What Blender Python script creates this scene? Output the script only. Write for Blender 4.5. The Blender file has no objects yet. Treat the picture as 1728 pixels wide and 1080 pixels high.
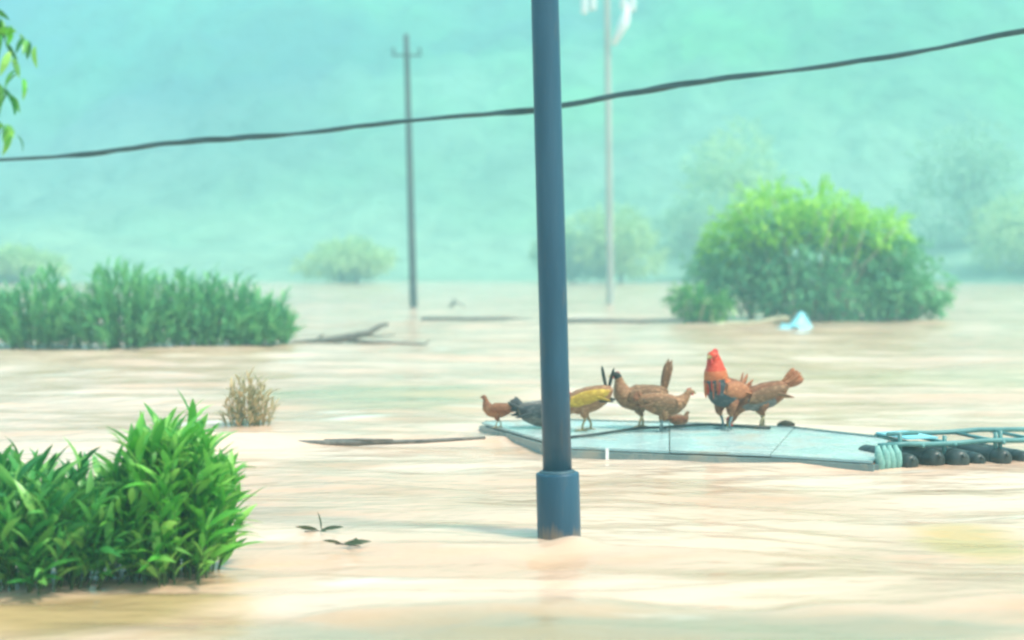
import bpy, math, random
import numpy as np
from mathutils import Vector, Matrix, Quaternion

random.seed(7)
RNG = np.random.default_rng(7)
sc = bpy.context.scene
COL = sc.collection
R = math.radians

# ------------------------------------------------------------------ camera
F = 2592.0            # focal length in photo pixels (1728 wide)
CAM_H = 1.45
PITCH = math.atan(100.0 / F)
cam_data = bpy.data.cameras.new('camera')
cam_data.sensor_fit = 'HORIZONTAL'
cam_data.sensor_width = 36.0
cam_data.lens = F / 1728.0 * 36.0
cam_data.clip_start = 0.1
cam_data.clip_end = 3000
cam_data.dof.use_dof = True
cam_data.dof.focus_distance = 9.4
cam_data.dof.aperture_fstop = 1.05
cam = bpy.data.objects.new('camera', cam_data)
COL.objects.link(cam)
cam.location = (0, 0, CAM_H)
cam.rotation_euler = (math.pi / 2 - PITCH, 0, 0)
sc.camera = cam

# ------------------------------------------------------------------ sky, sun, exposure
SUN_EL, SUN_AZ = R(58), R(118)      # azimuth from +Y (into the picture), positive = to the right
w = bpy.data.worlds.new('World'); sc.world = w
w.use_nodes = True
nt = w.node_tree; nt.nodes.clear()
sky = nt.nodes.new('ShaderNodeTexSky'); sky.sky_type = 'NISHITA'
sky.sun_disc = False; sky.sun_elevation = SUN_EL; sky.sun_rotation = SUN_AZ
sky.air_density = 1.0; sky.dust_density = 3.0; sky.ozone_density = 1.0
tint = nt.nodes.new('ShaderNodeMix'); tint.data_type = 'RGBA'; tint.blend_type = 'MULTIPLY'
tint.inputs['Factor'].default_value = 1.0
tint.inputs['B'].default_value = (0.94, 1.02, 0.98, 1)
bg = nt.nodes.new('ShaderNodeBackground'); bg.inputs['Strength'].default_value = 0.14
out = nt.nodes.new('ShaderNodeOutputWorld')
nt.links.new(sky.outputs[0], tint.inputs['A'])
nt.links.new(tint.outputs['Result'], bg.inputs['Color'])
nt.links.new(bg.outputs[0], out.inputs['Surface'])

sun_d = bpy.data.lights.new('sun', 'SUN')
sun_d.energy = 2.9; sun_d.angle = R(9); sun_d.color = (1.0, 0.92, 0.77)
sun = bpy.data.objects.new('sun', sun_d); COL.objects.link(sun)
sd = Vector((math.sin(SUN_AZ) * math.cos(SUN_EL), math.cos(SUN_AZ) * math.cos(SUN_EL), math.sin(SUN_EL)))
sun.rotation_euler = sd.to_track_quat('Z', 'Y').to_euler()
sun.location = sd * 60

vs = sc.view_settings
sc.display_settings.display_device = 'sRGB'
vs.view_transform = 'Standard'; vs.look = 'None'; vs.gamma = 1.0; vs.use_curve_mapping = False
vs.exposure = 1.10
sc.render.engine = 'CYCLES'
cy = sc.cycles
cy.use_denoising = True
cy.volume_bounces = 2
cy.max_bounces = 6
cy.transparent_max_bounces = 8
cy.filter_width = 2.2

HAZE_DENSITY = 0.0055
HAZE_COLOR = (0.46, 0.885, 0.955)

# ------------------------------------------------------------------ helpers
def ray(px, py):
    u = (px - 864.0) / F; v = (540.0 - py) / F
    cp, sp = math.cos(PITCH), math.sin(PITCH)
    return Vector((u, cp + v * sp, -sp + v * cp))

def ground(px, py, z=0.0):
    d = ray(px, py); t = (z - CAM_H) / d.z
    return Vector((0, 0, CAM_H)) + d * t

def at(px, py, Y):
    d = ray(px, py)
    return Vector((0, 0, CAM_H)) + d * (Y / d.y)

def tag(o, label=None, cat=None, group=None, kind=None):
    if label: o['label'] = label
    if cat: o['category'] = cat
    if group: o['group'] = group
    if kind: o['kind'] = kind
    return o

def empty(name, loc, rz=0.0):
    o = bpy.data.objects.new(name, None); COL.objects.link(o)
    o.location = loc; o.rotation_euler = (0, 0, rz); o.empty_display_size = 0.2
    return o

class MB:
    """collects vertices, faces and material slots, then links ONE mesh object"""
    def __init__(self): self.v = []; self.f = []; self.m = []
    def add(self, verts, faces, mi=0):
        n = len(self.v); self.v += [tuple(p) for p in verts]
        self.f += [tuple(i + n for i in f) for f in faces]; self.m += [mi] * len(faces)
    def box(self, c, s, rot=None, mi=0):
        pts = []
        for x in (-1, 1):
            for y in (-1, 1):
                for z in (-1, 1):
                    p = Vector((x * s[0] / 2, y * s[1] / 2, z * s[2] / 2))
                    if rot: p = rot @ p
                    pts.append(p + Vector(c))
        self.add(pts, [(0, 1, 3, 2), (4, 6, 7, 5), (0, 4, 5, 1), (2, 3, 7, 6), (0, 2, 6, 4), (1, 5, 7, 3)], mi)
    def tube(self, pts, radii, n=8, mi=0, cap=True):
        pts = [Vector(p) for p in pts]
        if not hasattr(radii, '__len__'): radii = [radii] * len(pts)
        rings = []; up = None
        for i, p in enumerate(pts):
            t = (pts[min(i + 1, len(pts) - 1)] - pts[max(i - 1, 0)]).normalized()
            if up is None:
                up = t.orthogonal().normalized()
            up = (up - t * up.dot(t)).normalized()
            b = t.cross(up)
            rings.append([p + (up * math.cos(a) + b * math.sin(a)) * radii[i] for a in [2 * math.pi * k / n for k in range(n)]])
        vs_ = [q for r_ in rings for q in r_]
        fs = []
        for i in range(len(pts) - 1):
            for k in range(n):
                fs.append((i * n + k, i * n + (k + 1) % n, (i + 1) * n + (k + 1) % n, (i + 1) * n + k))
        if cap:
            fs.append(tuple(range(n - 1, -1, -1))); fs.append(tuple((len(pts) - 1) * n + k for k in range(n)))
        self.add(vs_, fs, mi)
    def prism(self, outline, z0, z1, mi=0):
        n = len(outline)
        self.add([(x, y, z0) for x, y in outline] + [(x, y, z1) for x, y in outline],
                 [tuple(range(n - 1, -1, -1)), tuple(range(n, 2 * n))] + [(i, (i + 1) % n, n + (i + 1) % n, n + i) for i in range(n)], mi)
    def mesh(self, name, mats, smooth=True):
        me = bpy.data.meshes.new(name); me.from_pydata(self.v, [], self.f)
        for m in (mats if isinstance(mats, (list, tuple)) else [mats]): me.materials.append(m)
        if isinstance(mats, (list, tuple)) and len(mats) > 1: me.polygons.foreach_set('material_index', self.m)
        if smooth: me.polygons.foreach_set('use_smooth', [True] * len(self.f))
        me.update(); return me
    def build(self, name, mats, parent=None, smooth=True):
        o = bpy.data.objects.new(name, self.mesh(name, mats, smooth)); COL.objects.link(o)
        if parent: o.parent = parent
        return o

def np_mesh(name, verts, quads, mat, smooth=True):
    me = bpy.data.meshes.new(name)
    verts = np.asarray(verts, dtype=np.float32); quads = np.asarray(quads, dtype=np.int32)
    me.vertices.add(len(verts)); me.vertices.foreach_set('co', verts.ravel())
    me.loops.add(quads.size); me.loops.foreach_set('vertex_index', quads.ravel())
    me.polygons.add(len(quads))
    me.polygons.foreach_set('loop_start', np.arange(len(quads), dtype=np.int32) * quads.shape[1])
    me.polygons.foreach_set('use_smooth', np.full(len(quads), smooth))
    me.materials.append(mat); me.update(calc_edges=True); me.validate()
    return me

def link(name, me, parent=None):
    o = bpy.data.objects.new(name, me); COL.objects.link(o)
    if parent: o.parent = parent
    return o

def vnoise(x, y, seed=0):
    xi = np.floor(x).astype(np.int64); yi = np.floor(y).astype(np.int64)
    fx = x - xi; fy = y - yi
    fx = fx * fx * fx * (fx * (fx * 6 - 15) + 10); fy = fy * fy * fy * (fy * (fy * 6 - 15) + 10)
    def h(a, b):
        n = (a * 374761393 + b * 668265263 + seed * 1442695041) & 0x7fffffff
        n = ((n ^ (n >> 13)) * 1274126177) & 0x7fffffff
        return ((n ^ (n >> 16)) & 0xffff) / 65535.0
    a = h(xi, yi); b = h(xi + 1, yi); c = h(xi, yi + 1); d = h(xi + 1, yi + 1)
    return (a * (1 - fx) + b * fx) * (1 - fy) + (c * (1 - fx) + d * fx) * fy - 0.5

def sstep(a, b, x):
    t = np.clip((x - a) / (b - a), 0, 1); return t * t * (3 - 2 * t)

# ------------------------------------------------------------------ materials
def new_mat(name):
    m = bpy.data.materials.new(name); m.use_nodes = True
    n = m.node_tree.nodes; l = m.node_tree.links
    return m, n, l, n['Principled BSDF']

def noisy(name, c1, c2, scale=8.0, rough=0.6, metal=0.0, bump=0.0, bscale=None, detail=6, spec=0.4, stretch=(1, 1, 1), rnd=0.0):
    m, n, l, p = new_mat(name)
    tc = n.new('ShaderNodeTexCoord'); mp = n.new('ShaderNodeMapping'); mp.inputs['Scale'].default_value = stretch
    l.new(tc.outputs['Object'], mp.inputs['Vector'])
    t = n.new('ShaderNodeTexNoise'); t.inputs['Scale'].default_value = scale; t.inputs['Detail'].default_value = detail
    l.new(mp.outputs[0], t.inputs['Vector'])
    r_ = n.new('ShaderNodeValToRGB'); r_.color_ramp.elements[0].position = 0.32; r_.color_ramp.elements[1].position = 0.68
    r_.color_ramp.elements[0].color = (*c1, 1); r_.color_ramp.elements[1].color = (*c2, 1)
    l.new(t.outputs['Fac'], r_.inputs['Fac']); src = r_.outputs['Color']
    if rnd:
        oi = n.new('ShaderNodeObjectInfo'); hs = n.new('ShaderNodeHueSaturation')
        mr = n.new('ShaderNodeMapRange'); mr.inputs['To Min'].default_value = 1 - rnd; mr.inputs['To Max'].default_value = 1 + rnd
        l.new(oi.outputs['Random'], mr.inputs['Value']); l.new(mr.outputs[0], hs.inputs['Value']); l.new(src, hs.inputs['Color']); src = hs.outputs['Color']
    l.new(src, p.inputs['Base Color'])
    p.inputs['Roughness'].default_value = rough; p.inputs['Metallic'].default_value = metal; p.inputs['Specular IOR Level'].default_value = spec
    if bump:
        t2 = n.new('ShaderNodeTexNoise'); t2.inputs['Scale'].default_value = bscale or scale * 3; t2.inputs['Detail'].default_value = 5
        l.new(mp.outputs[0], t2.inputs['Vector'])
        b = n.new('ShaderNodeBump'); b.inputs['Strength'].default_value = bump; b.inputs['Distance'].default_value = 0.02
        l.new(t2.outputs['Fac'], b.inputs['Height']); l.new(b.outputs[0], p.inputs['Normal'])
    return m

def leaf_mat(name, dark, mid, light, rough=0.42, transl=0.35):
    m, n, l, p = new_mat(name)
    oi = n.new('ShaderNodeObjectInfo'); ge = n.new('ShaderNodeNewGeometry')
    ad = n.new('ShaderNodeMath'); ad.operation = 'ADD'
    l.new(oi.outputs['Random'], ad.inputs[0]); l.new(ge.outputs['Random Per Island'], ad.inputs[1])
    fr = n.new('ShaderNodeMath'); fr.operation = 'FRACT'; l.new(ad.outputs[0], fr.inputs[0])
    r_ = n.new('ShaderNodeValToRGB'); e = r_.color_ramp.elements
    e[0].position = 0.0; e[0].color = (*dark, 1); e[1].position = 1.0; e[1].color = (*light, 1)
    k = e.new(0.5); k.color = (*mid, 1)
    l.new(fr.outputs[0], r_.inputs['Fac'])
    l.new(r_.outputs['Color'], p.inputs['Base Color'])
    p.inputs['Roughness'].default_value = rough; p.inputs['Specular IOR Level'].default_value = 0.5
    tr = n.new('ShaderNodeBsdfTranslucent'); l.new(r_.outputs['Color'], tr.inputs['Color'])
    mx = n.new('ShaderNodeMixShader'); mx.inputs['Fac'].default_value = transl
    l.new(p.outputs[0], mx.inputs[1]); l.new(tr.outputs[0], mx.inputs[2])
    l.new(mx.outputs[0], n['Material Output'].inputs['Surface'])
    return m

M_leaf_bright = leaf_mat('glossy green leaf', (0.05, 0.28, 0.035), (0.13, 0.52, 0.055), (0.38, 0.74, 0.16), 0.34)
M_leaf_deep = leaf_mat('deep green leaf', (0.03, 0.20, 0.05), (0.08, 0.38, 0.07), (0.30, 0.64, 0.15), 0.34)
M_leaf_mid = leaf_mat('bluish green leaf', (0.10, 0.36, 0.16), (0.15, 0.48, 0.18), (0.25, 0.60, 0.22), 0.5)
M_leaf_sunlit = leaf_mat('sunlit bamboo leaf', (0.26, 0.62, 0.05), (0.38, 0.74, 0.06), (0.48, 0.80, 0.08), 0.5, 0.4)  # bamboo top: sunlight painted into the leaf colour
M_leaf_shaded = leaf_mat('shaded bamboo leaf', (0.11, 0.37, 0.19), (0.16, 0.47, 0.22), (0.26, 0.58, 0.26), 0.5, 0.4)  # lower bamboo: shade painted into the leaf colour
M_leaf_tree = leaf_mat('tree leaf', (0.28, 0.50, 0.32), (0.32, 0.54, 0.33), (0.36, 0.58, 0.33), 0.7)
M_leaf_yellow = leaf_mat('yellow green tree leaf', (0.42, 0.60, 0.28), (0.46, 0.64, 0.28), (0.52, 0.68, 0.28), 0.7)
M_leaf_dry = leaf_mat('withered leaf', (0.44, 0.38, 0.22), (0.56, 0.46, 0.26), (0.64, 0.44, 0.22), 0.7, 0.3)
M_stem = noisy('green stem', (0.05, 0.12, 0.04), (0.09, 0.16, 0.05), 20)
M_bark = noisy('bark', (0.07, 0.055, 0.04), (0.16, 0.13, 0.10), 14, 0.85, bump=0.6)
M_twig = noisy('dry twig', (0.17, 0.12, 0.07), (0.30, 0.22, 0.13), 18, 0.85, bump=0.4)
M_drift = noisy('wet driftwood', (0.10, 0.095, 0.085), (0.22, 0.20, 0.17), 10, 0.6, bump=0.5)
M_post = noisy('grey blue paint', (0.014, 0.068, 0.118), (0.026, 0.094, 0.155), 3.0, 0.42, 0.0, 0.12, 30, stretch=(3, 3, 0.35))
def weather(m):
    n, l = m.node_tree.nodes, m.node_tree.links; p = n['Principled BSDF']
    src = p.inputs['Base Color'].links[0].from_socket
    tc = n.new('ShaderNodeTexCoord'); mp = n.new('ShaderNodeMapping'); mp.inputs['Scale'].default_value = (14, 14, 1.6); l.new(tc.outputs['Object'], mp.inputs['Vector'])
    t = n.new('ShaderNodeTexNoise'); t.inputs['Scale'].default_value = 1.6; t.inputs['Detail'].default_value = 7; l.new(mp.outputs[0], t.inputs['Vector'])
    r_ = n.new('ShaderNodeMapRange'); r_.inputs['From Min'].default_value = .60; r_.inputs['From Max'].default_value = .74; r_.inputs['To Max'].default_value = .55; l.new(t.outputs['Fac'], r_.inputs['Value'])
    a = n.new('ShaderNodeMix'); a.data_type = 'RGBA'; a.inputs['B'].default_value = (0.11, 0.115, 0.11, 1); l.new(r_.outputs[0], a.inputs['Factor']); l.new(src, a.inputs['A'])
    # splashed mud left by higher water
    sx = n.new('ShaderNodeSeparateXYZ'); l.new(tc.outputs['Object'], sx.inputs[0])
    ad = n.new('ShaderNodeMath'); ad.operation = 'MULTIPLY_ADD'; ad.inputs[1].default_value = .22; l.new(t.outputs['Fac'], ad.inputs[0]); l.new(sx.outputs['Z'], ad.inputs[2])
    r2 = n.new('ShaderNodeMapRange'); r2.inputs['From Min'].default_value = .20; r2.inputs['From Max'].default_value = .13; r2.inputs['To Max'].default_value = .7; l.new(ad.outputs[0], r2.inputs['Value'])
    b = n.new('ShaderNodeMix'); b.data_type = 'RGBA'; b.inputs['B'].default_value = (0.30, 0.22, 0.14, 1); l.new(r2.outputs[0], b.inputs['Factor']); l.new(a.outputs['Result'], b.inputs['A'])
    l.new(b.outputs['Result'], p.inputs['Base Color'])
weather(M_post)
M_post_dark = noisy('worn dark joint', (0.035, 0.08, 0.11), (0.07, 0.14, 0.17), 12, 0.5)
M_pole = noisy('weathered pole', (0.045, 0.065, 0.07), (0.09, 0.11, 0.11), 3.0, 0.8, stretch=(3, 3, 0.3))
M_concrete = noisy('pale concrete', (0.34, 0.37, 0.33), (0.46, 0.49, 0.44), 2.0, 0.8, stretch=(3, 3, 0.4))
M_white = noisy('white ceramic', (0.78, 0.80, 0.78), (0.86, 0.88, 0.86), 6, 0.25)
M_cable = noisy('cable jacket', (0.018, 0.05, 0.055), (0.035, 0.075, 0.08), 6, 0.5, stretch=(0.4, 4, 4))
M_sheet = noisy('pale cyan sheet', (0.36, 0.48, 0.47), (0.52, 0.62, 0.59), 2.2, 0.30, 0.0, 0.5, 7, rnd=0.12)
def muddy(m, amount=.75):
    n, l = m.node_tree.nodes, m.node_tree.links; p = n['Principled BSDF']; src = p.inputs['Base Color'].links[0].from_socket
    tc = n.new('ShaderNodeTexCoord'); t = n.new('ShaderNodeTexNoise'); t.inputs['Scale'].default_value = 3.2; t.inputs['Detail'].default_value = 8; t.inputs['Roughness'].default_value = .65
    l.new(tc.outputs['Object'], t.inputs['Vector'])
    r_ = n.new('ShaderNodeMapRange'); r_.inputs['From Min'].default_value = .50; r_.inputs['From Max'].default_value = .66; r_.inputs['To Max'].default_value = amount; l.new(t.outputs['Fac'], r_.inputs['Value'])
    a = n.new('ShaderNodeMix'); a.data_type = 'RGBA'; a.inputs['B'].default_value = (0.42, 0.36, 0.27, 1); l.new(r_.outputs[0], a.inputs['Factor']); l.new(src, a.inputs['A']); l.new(a.outputs['Result'], p.inputs['Base Color'])
    r2 = n.new('ShaderNodeMapRange'); r2.inputs['To Min'].default_value = .22; r2.inputs['To Max'].default_value = .7; l.new(r_.outputs[0], r2.inputs['Value']); l.new(r2.outputs[0], p.inputs['Roughness'])
muddy(M_sheet)
M_sheet_edge = noisy('grey teal edge', (0.15, 0.23, 0.23), (0.25, 0.33, 0.32), 3.0, 0.5, bump=0.2)
muddy(M_sheet_edge, .6)
M_pipe = noisy('teal pipe', (0.06, 0.20, 0.20), (0.12, 0.30, 0.29), 6, 0.35)
M_float = noisy('dark float plastic', (0.022, 0.035, 0.035), (0.05, 0.065, 0.06), 7, 0.4, rnd=0.2)
M_cyan = noisy('cyan plastic', (0.22, 0.62, 0.72), (0.40, 0.78, 0.84), 5, 0.35, bump=0.2)
M_netting = noisy('green netting', (0.16, 0.36, 0.32), (0.26, 0.48, 0.42), 40, 0.7)
M_bamboo = noisy('bleached bamboo', (0.42, 0.37, 0.24), (0.58, 0.52, 0.36), 6, 0.6, stretch=(0.5, 4, 4))
M_clod = noisy('dark clod', (0.04, 0.035, 0.025), (0.09, 0.075, 0.05), 30, 0.9)

# ------------------------------------------------------------------ flood water
def water():
    rows = np.concatenate([np.linspace(-45, 3.8, 14), 4.0 * np.exp(np.linspace(0, math.log(470 / 4.0), 760))])
    s = np.linspace(-1, 1, 460)
    Yg, S = np.meshgrid(rows, s, indexing='ij')
    hw = 45 + 0.85 * np.abs(Yg)
    X = hw * (0.10 * S + 0.90 * S ** 5)
    X = np.clip(X, -400, 400)
    near = sstep(3.0, 5.5, Yg) * (1 - 0.75 * sstep(40, 130, Yg))
    # current runs across the picture: crests long in x with a slight slant
    a = Yg + 0.10 * X + 0.35 * vnoise(X * 0.35, Yg * 0.5, 3)
    z = 0.085 * vnoise(X * 0.40, a * 1.3, 1) + 0.045 * vnoise(X * 0.9 + 7, a * 3.2, 2) + 0.020 * vnoise(X * 1.9, a * 6.5, 5)
    z = z + 0.05 * vnoise(X * 0.16, Yg * 0.30, 9)
    z = z * near
    def ridge(p0, p1, hgt, wid, fade=0.6):
        d = p1 - p0; L = math.hypot(d.x, d.y)
        ux, uy = d.x / L, d.y / L
        t = (X - p0.x) * ux + (Yg - p0.y) * uy
        q = -(X - p0.x) * uy + (Yg - p0.y) * ux + 0.25 * wid * np.sin(t * 3.1) + wid * 0.8 * vnoise(t * 0.9, t * 0 + 3.3, 4)
        e = sstep(-fade, fade * 0.3, t) * (1 - sstep(L - fade * 0.3, L + fade, t))
        return hgt * e * (0.75 + 0.5 * vnoise(t * 1.7, t * 0 + 1.7, 8)) * np.exp(-(q / wid) ** 2)
    z = z + ridge(ground(300, 752), ground(840, 742), 0.085, 0.17)
    z = z + ridge(ground(480, 548), ground(1150, 552), 0.10, 0.9, 2)
    z = z + ridge(ground(470, 640), ground(900, 648), 0.05, 0.35, 1)
    z = z + ridge(ground(1230, 610), ground(1760, 606), 0.06, 0.6, 2)
    z = z + ridge(ground(880, 1012), ground(1220, 1000), 0.030, 0.10, 0.3)
    z = z + ridge(ground(560, 1052), ground(1000, 1040), 0.030, 0.09, 0.3)
    z = z + ridge(ground(1380, 1040), ground(1800, 1030), 0.032, 0.10, 0.3)
    # bow wave heaped up against the front of the post, and the hollow after it
    P = ground(942, 925)
    ex, ey = X - P.x, Yg - P.y
    z = z + 0.042 * np.exp(-((ex - 0.07) / 0.12) ** 2 - ((ey + 0.14) / 0.10) ** 2)
    z = z - 0.035 * np.exp(-((ex + 0.06) / 0.16) ** 2 - ((ey + 0.42) / 0.12) ** 2)
    z = z + 0.022 * np.exp(-((ex - 0.02) / 0.22) ** 2 - ((ey + 0.62) / 0.10) ** 2)
    n0, n1 = Yg.shape
    V = np.stack([X, Yg, z], -1).reshape(-1, 3)
    idx = np.arange(n0 * n1).reshape(n0, n1)
    Q = np.stack([idx[:-1, :-1], idx[:-1, 1:], idx[1:, 1:], idx[1:, :-1]], -1).reshape(-1, 4)
    m, n, l, p = new_mat('muddy flood water')
    tc = n.new('ShaderNodeTexCoord')
    def noise(scale, stretch, detail=5, rot=0.0):
        mp = n.new('ShaderNodeMapping'); mp.inputs['Scale'].default_value = stretch; mp.inputs['Rotation'].default_value = (0, 0, rot)
        l.new(tc.outputs['Object'], mp.inputs['Vector'])
        t = n.new('ShaderNodeTexNoise'); t.inputs['Scale'].default_value = scale; t.inputs['Detail'].default_value = detail
        l.new(mp.outputs[0], t.inputs['Vector']); return t
    def mixc(fac, a_, b_):
        mx = n.new('ShaderNodeMix'); mx.data_type = 'RGBA'
        if hasattr(fac, 'links'): l.new(fac, mx.inputs['Factor'])
        else: mx.inputs['Factor'].default_value = fac
        for s_, v_ in (('A', a_), ('B', b_)):
            if isinstance(v_, tuple): mx.inputs[s_].default_value = (*v_, 1)
            else: l.new(v_, mx.inputs[s_])
        return mx.outputs['Result']
    def ramp(src, lo, hi):
        mr = n.new('ShaderNodeMapRange'); mr.interpolation_type = 'SMOOTHSTEP'
        mr.inputs['From Min'].default_value = lo; mr.inputs['From Max'].default_value = hi
        l.new(src, mr.inputs['Value']); return mr.outputs[0]
    big = noise(0.45, (0.45, 1.3, 1), 4); fine = noise(1.5, (0.42, 1.5, 1), 4, 0.06)
    c = mixc(ramp(big.outputs['Fac'], 0.35, 0.65), (0.66, 0.41, 0.28), (0.81, 0.555, 0.415))
    c = mixc(ramp(fine.outputs['Fac'], 0.50, 0.72), c, (0.54, 0.34, 0.215))
    # drifting patches: yellow silt, olive tint, a darker strip at the near edge
    def patch(px, py, rx, ry, col, c, amt):
        g = ground(px, py)
        mp = n.new('ShaderNodeMapping'); mp.vector_type = 'POINT'
        mp.inputs['Location'].default_value = (-g.x / rx, -g.y / ry, 0); mp.inputs['Scale'].default_value = (1 / rx, 1 / ry, 0)
        l.new(tc.outputs['Object'], mp.inputs['Vector'])
        ln = n.new('ShaderNodeVectorMath'); ln.operation = 'LENGTH'; l.new(mp.outputs[0], ln.inputs[0])
        ad = n.new('ShaderNodeMath'); ad.operation = 'MULTIPLY_ADD'; ad.inputs[1].default_value = 1.6; l.new(fine.outputs['Fac'], ad.inputs[0]); l.new(ln.outputs['Value'], ad.inputs[2])
        f = ramp(ad.outputs[0], 1.9, 1.2)
        mu = n.new('ShaderNodeMath'); mu.operation = 'MULTIPLY'; mu.inputs[1].default_value = amt; l.new(f, mu.inputs[0])
        return mixc(mu.outputs[0], c, col)
    c = patch(1640, 905, 0.42, 0.62, (0.54, 0.36, 0.13), c, 0.85)
    c = patch(150, 1035, 0.75, 0.45, (0.42, 0.28, 0.12), c, 0.9)  # shrub's yellow-brown reflection painted into the muddy water colour
    c = patch(660, 672, 1.9, 1.7, (0.42, 0.36, 0.20), c, 0.8)
    c = patch(1050, 1075, 2.6, 0.42, (0.34, 0.29, 0.19), c, 0.9)
    c = patch(1700, 640, 3.2, 2.6, (0.55, 0.42, 0.24), c, 0.5)
    # drifting lines of pale foam
    fo = noise(2.1, (0.35, 1.5, 1), 5, -0.04); fm = noise(0.5, (0.6, 1.0, 1), 3)
    fx = n.new('ShaderNodeMath'); fx.operation = 'MULTIPLY'; l.new(ramp(fo.outputs['Fac'], 0.58, 0.70), fx.inputs[0]); l.new(ramp(fm.outputs['Fac'], 0.45, 0.62), fx.inputs[1])
    c = mixc(fx.outputs[0], c, (0.80, 0.70, 0.60))
    l.new(c, p.inputs['Base Color'])
    p.inputs['Roughness'].default_value = 0.14; p.inputs['IOR'].default_value = 1.33; p.inputs['Specular IOR Level'].default_value = 0.3
    r1 = noise(2.8, (0.65, 1.5, 1), 3, 0.08)
    b = n.new('ShaderNodeBump'); b.inputs['Strength'].default_value = 0.6; b.inputs['Distance'].default_value = 0.06
    l.new(r1.outputs['Fac'], b.inputs['Height'])
    r9 = noise(10.0, (0.75, 1.3, 1), 2, -0.05)
    b9 = n.new('ShaderNodeBump'); b9.inputs['Strength'].default_value = 0.2; b9.inputs['Distance'].default_value = 0.02
    l.new(r9.outputs['Fac'], b9.inputs['Height']); l.new(b.outputs[0], b9.inputs['Normal']); l.new(b9.outputs[0], p.inputs['Normal'])
    o = link('water', np_mesh('water', V, Q, m))
    tag(o, 'brown muddy flood water rippling across the whole valley', None, None, 'structure')
water()

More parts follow.
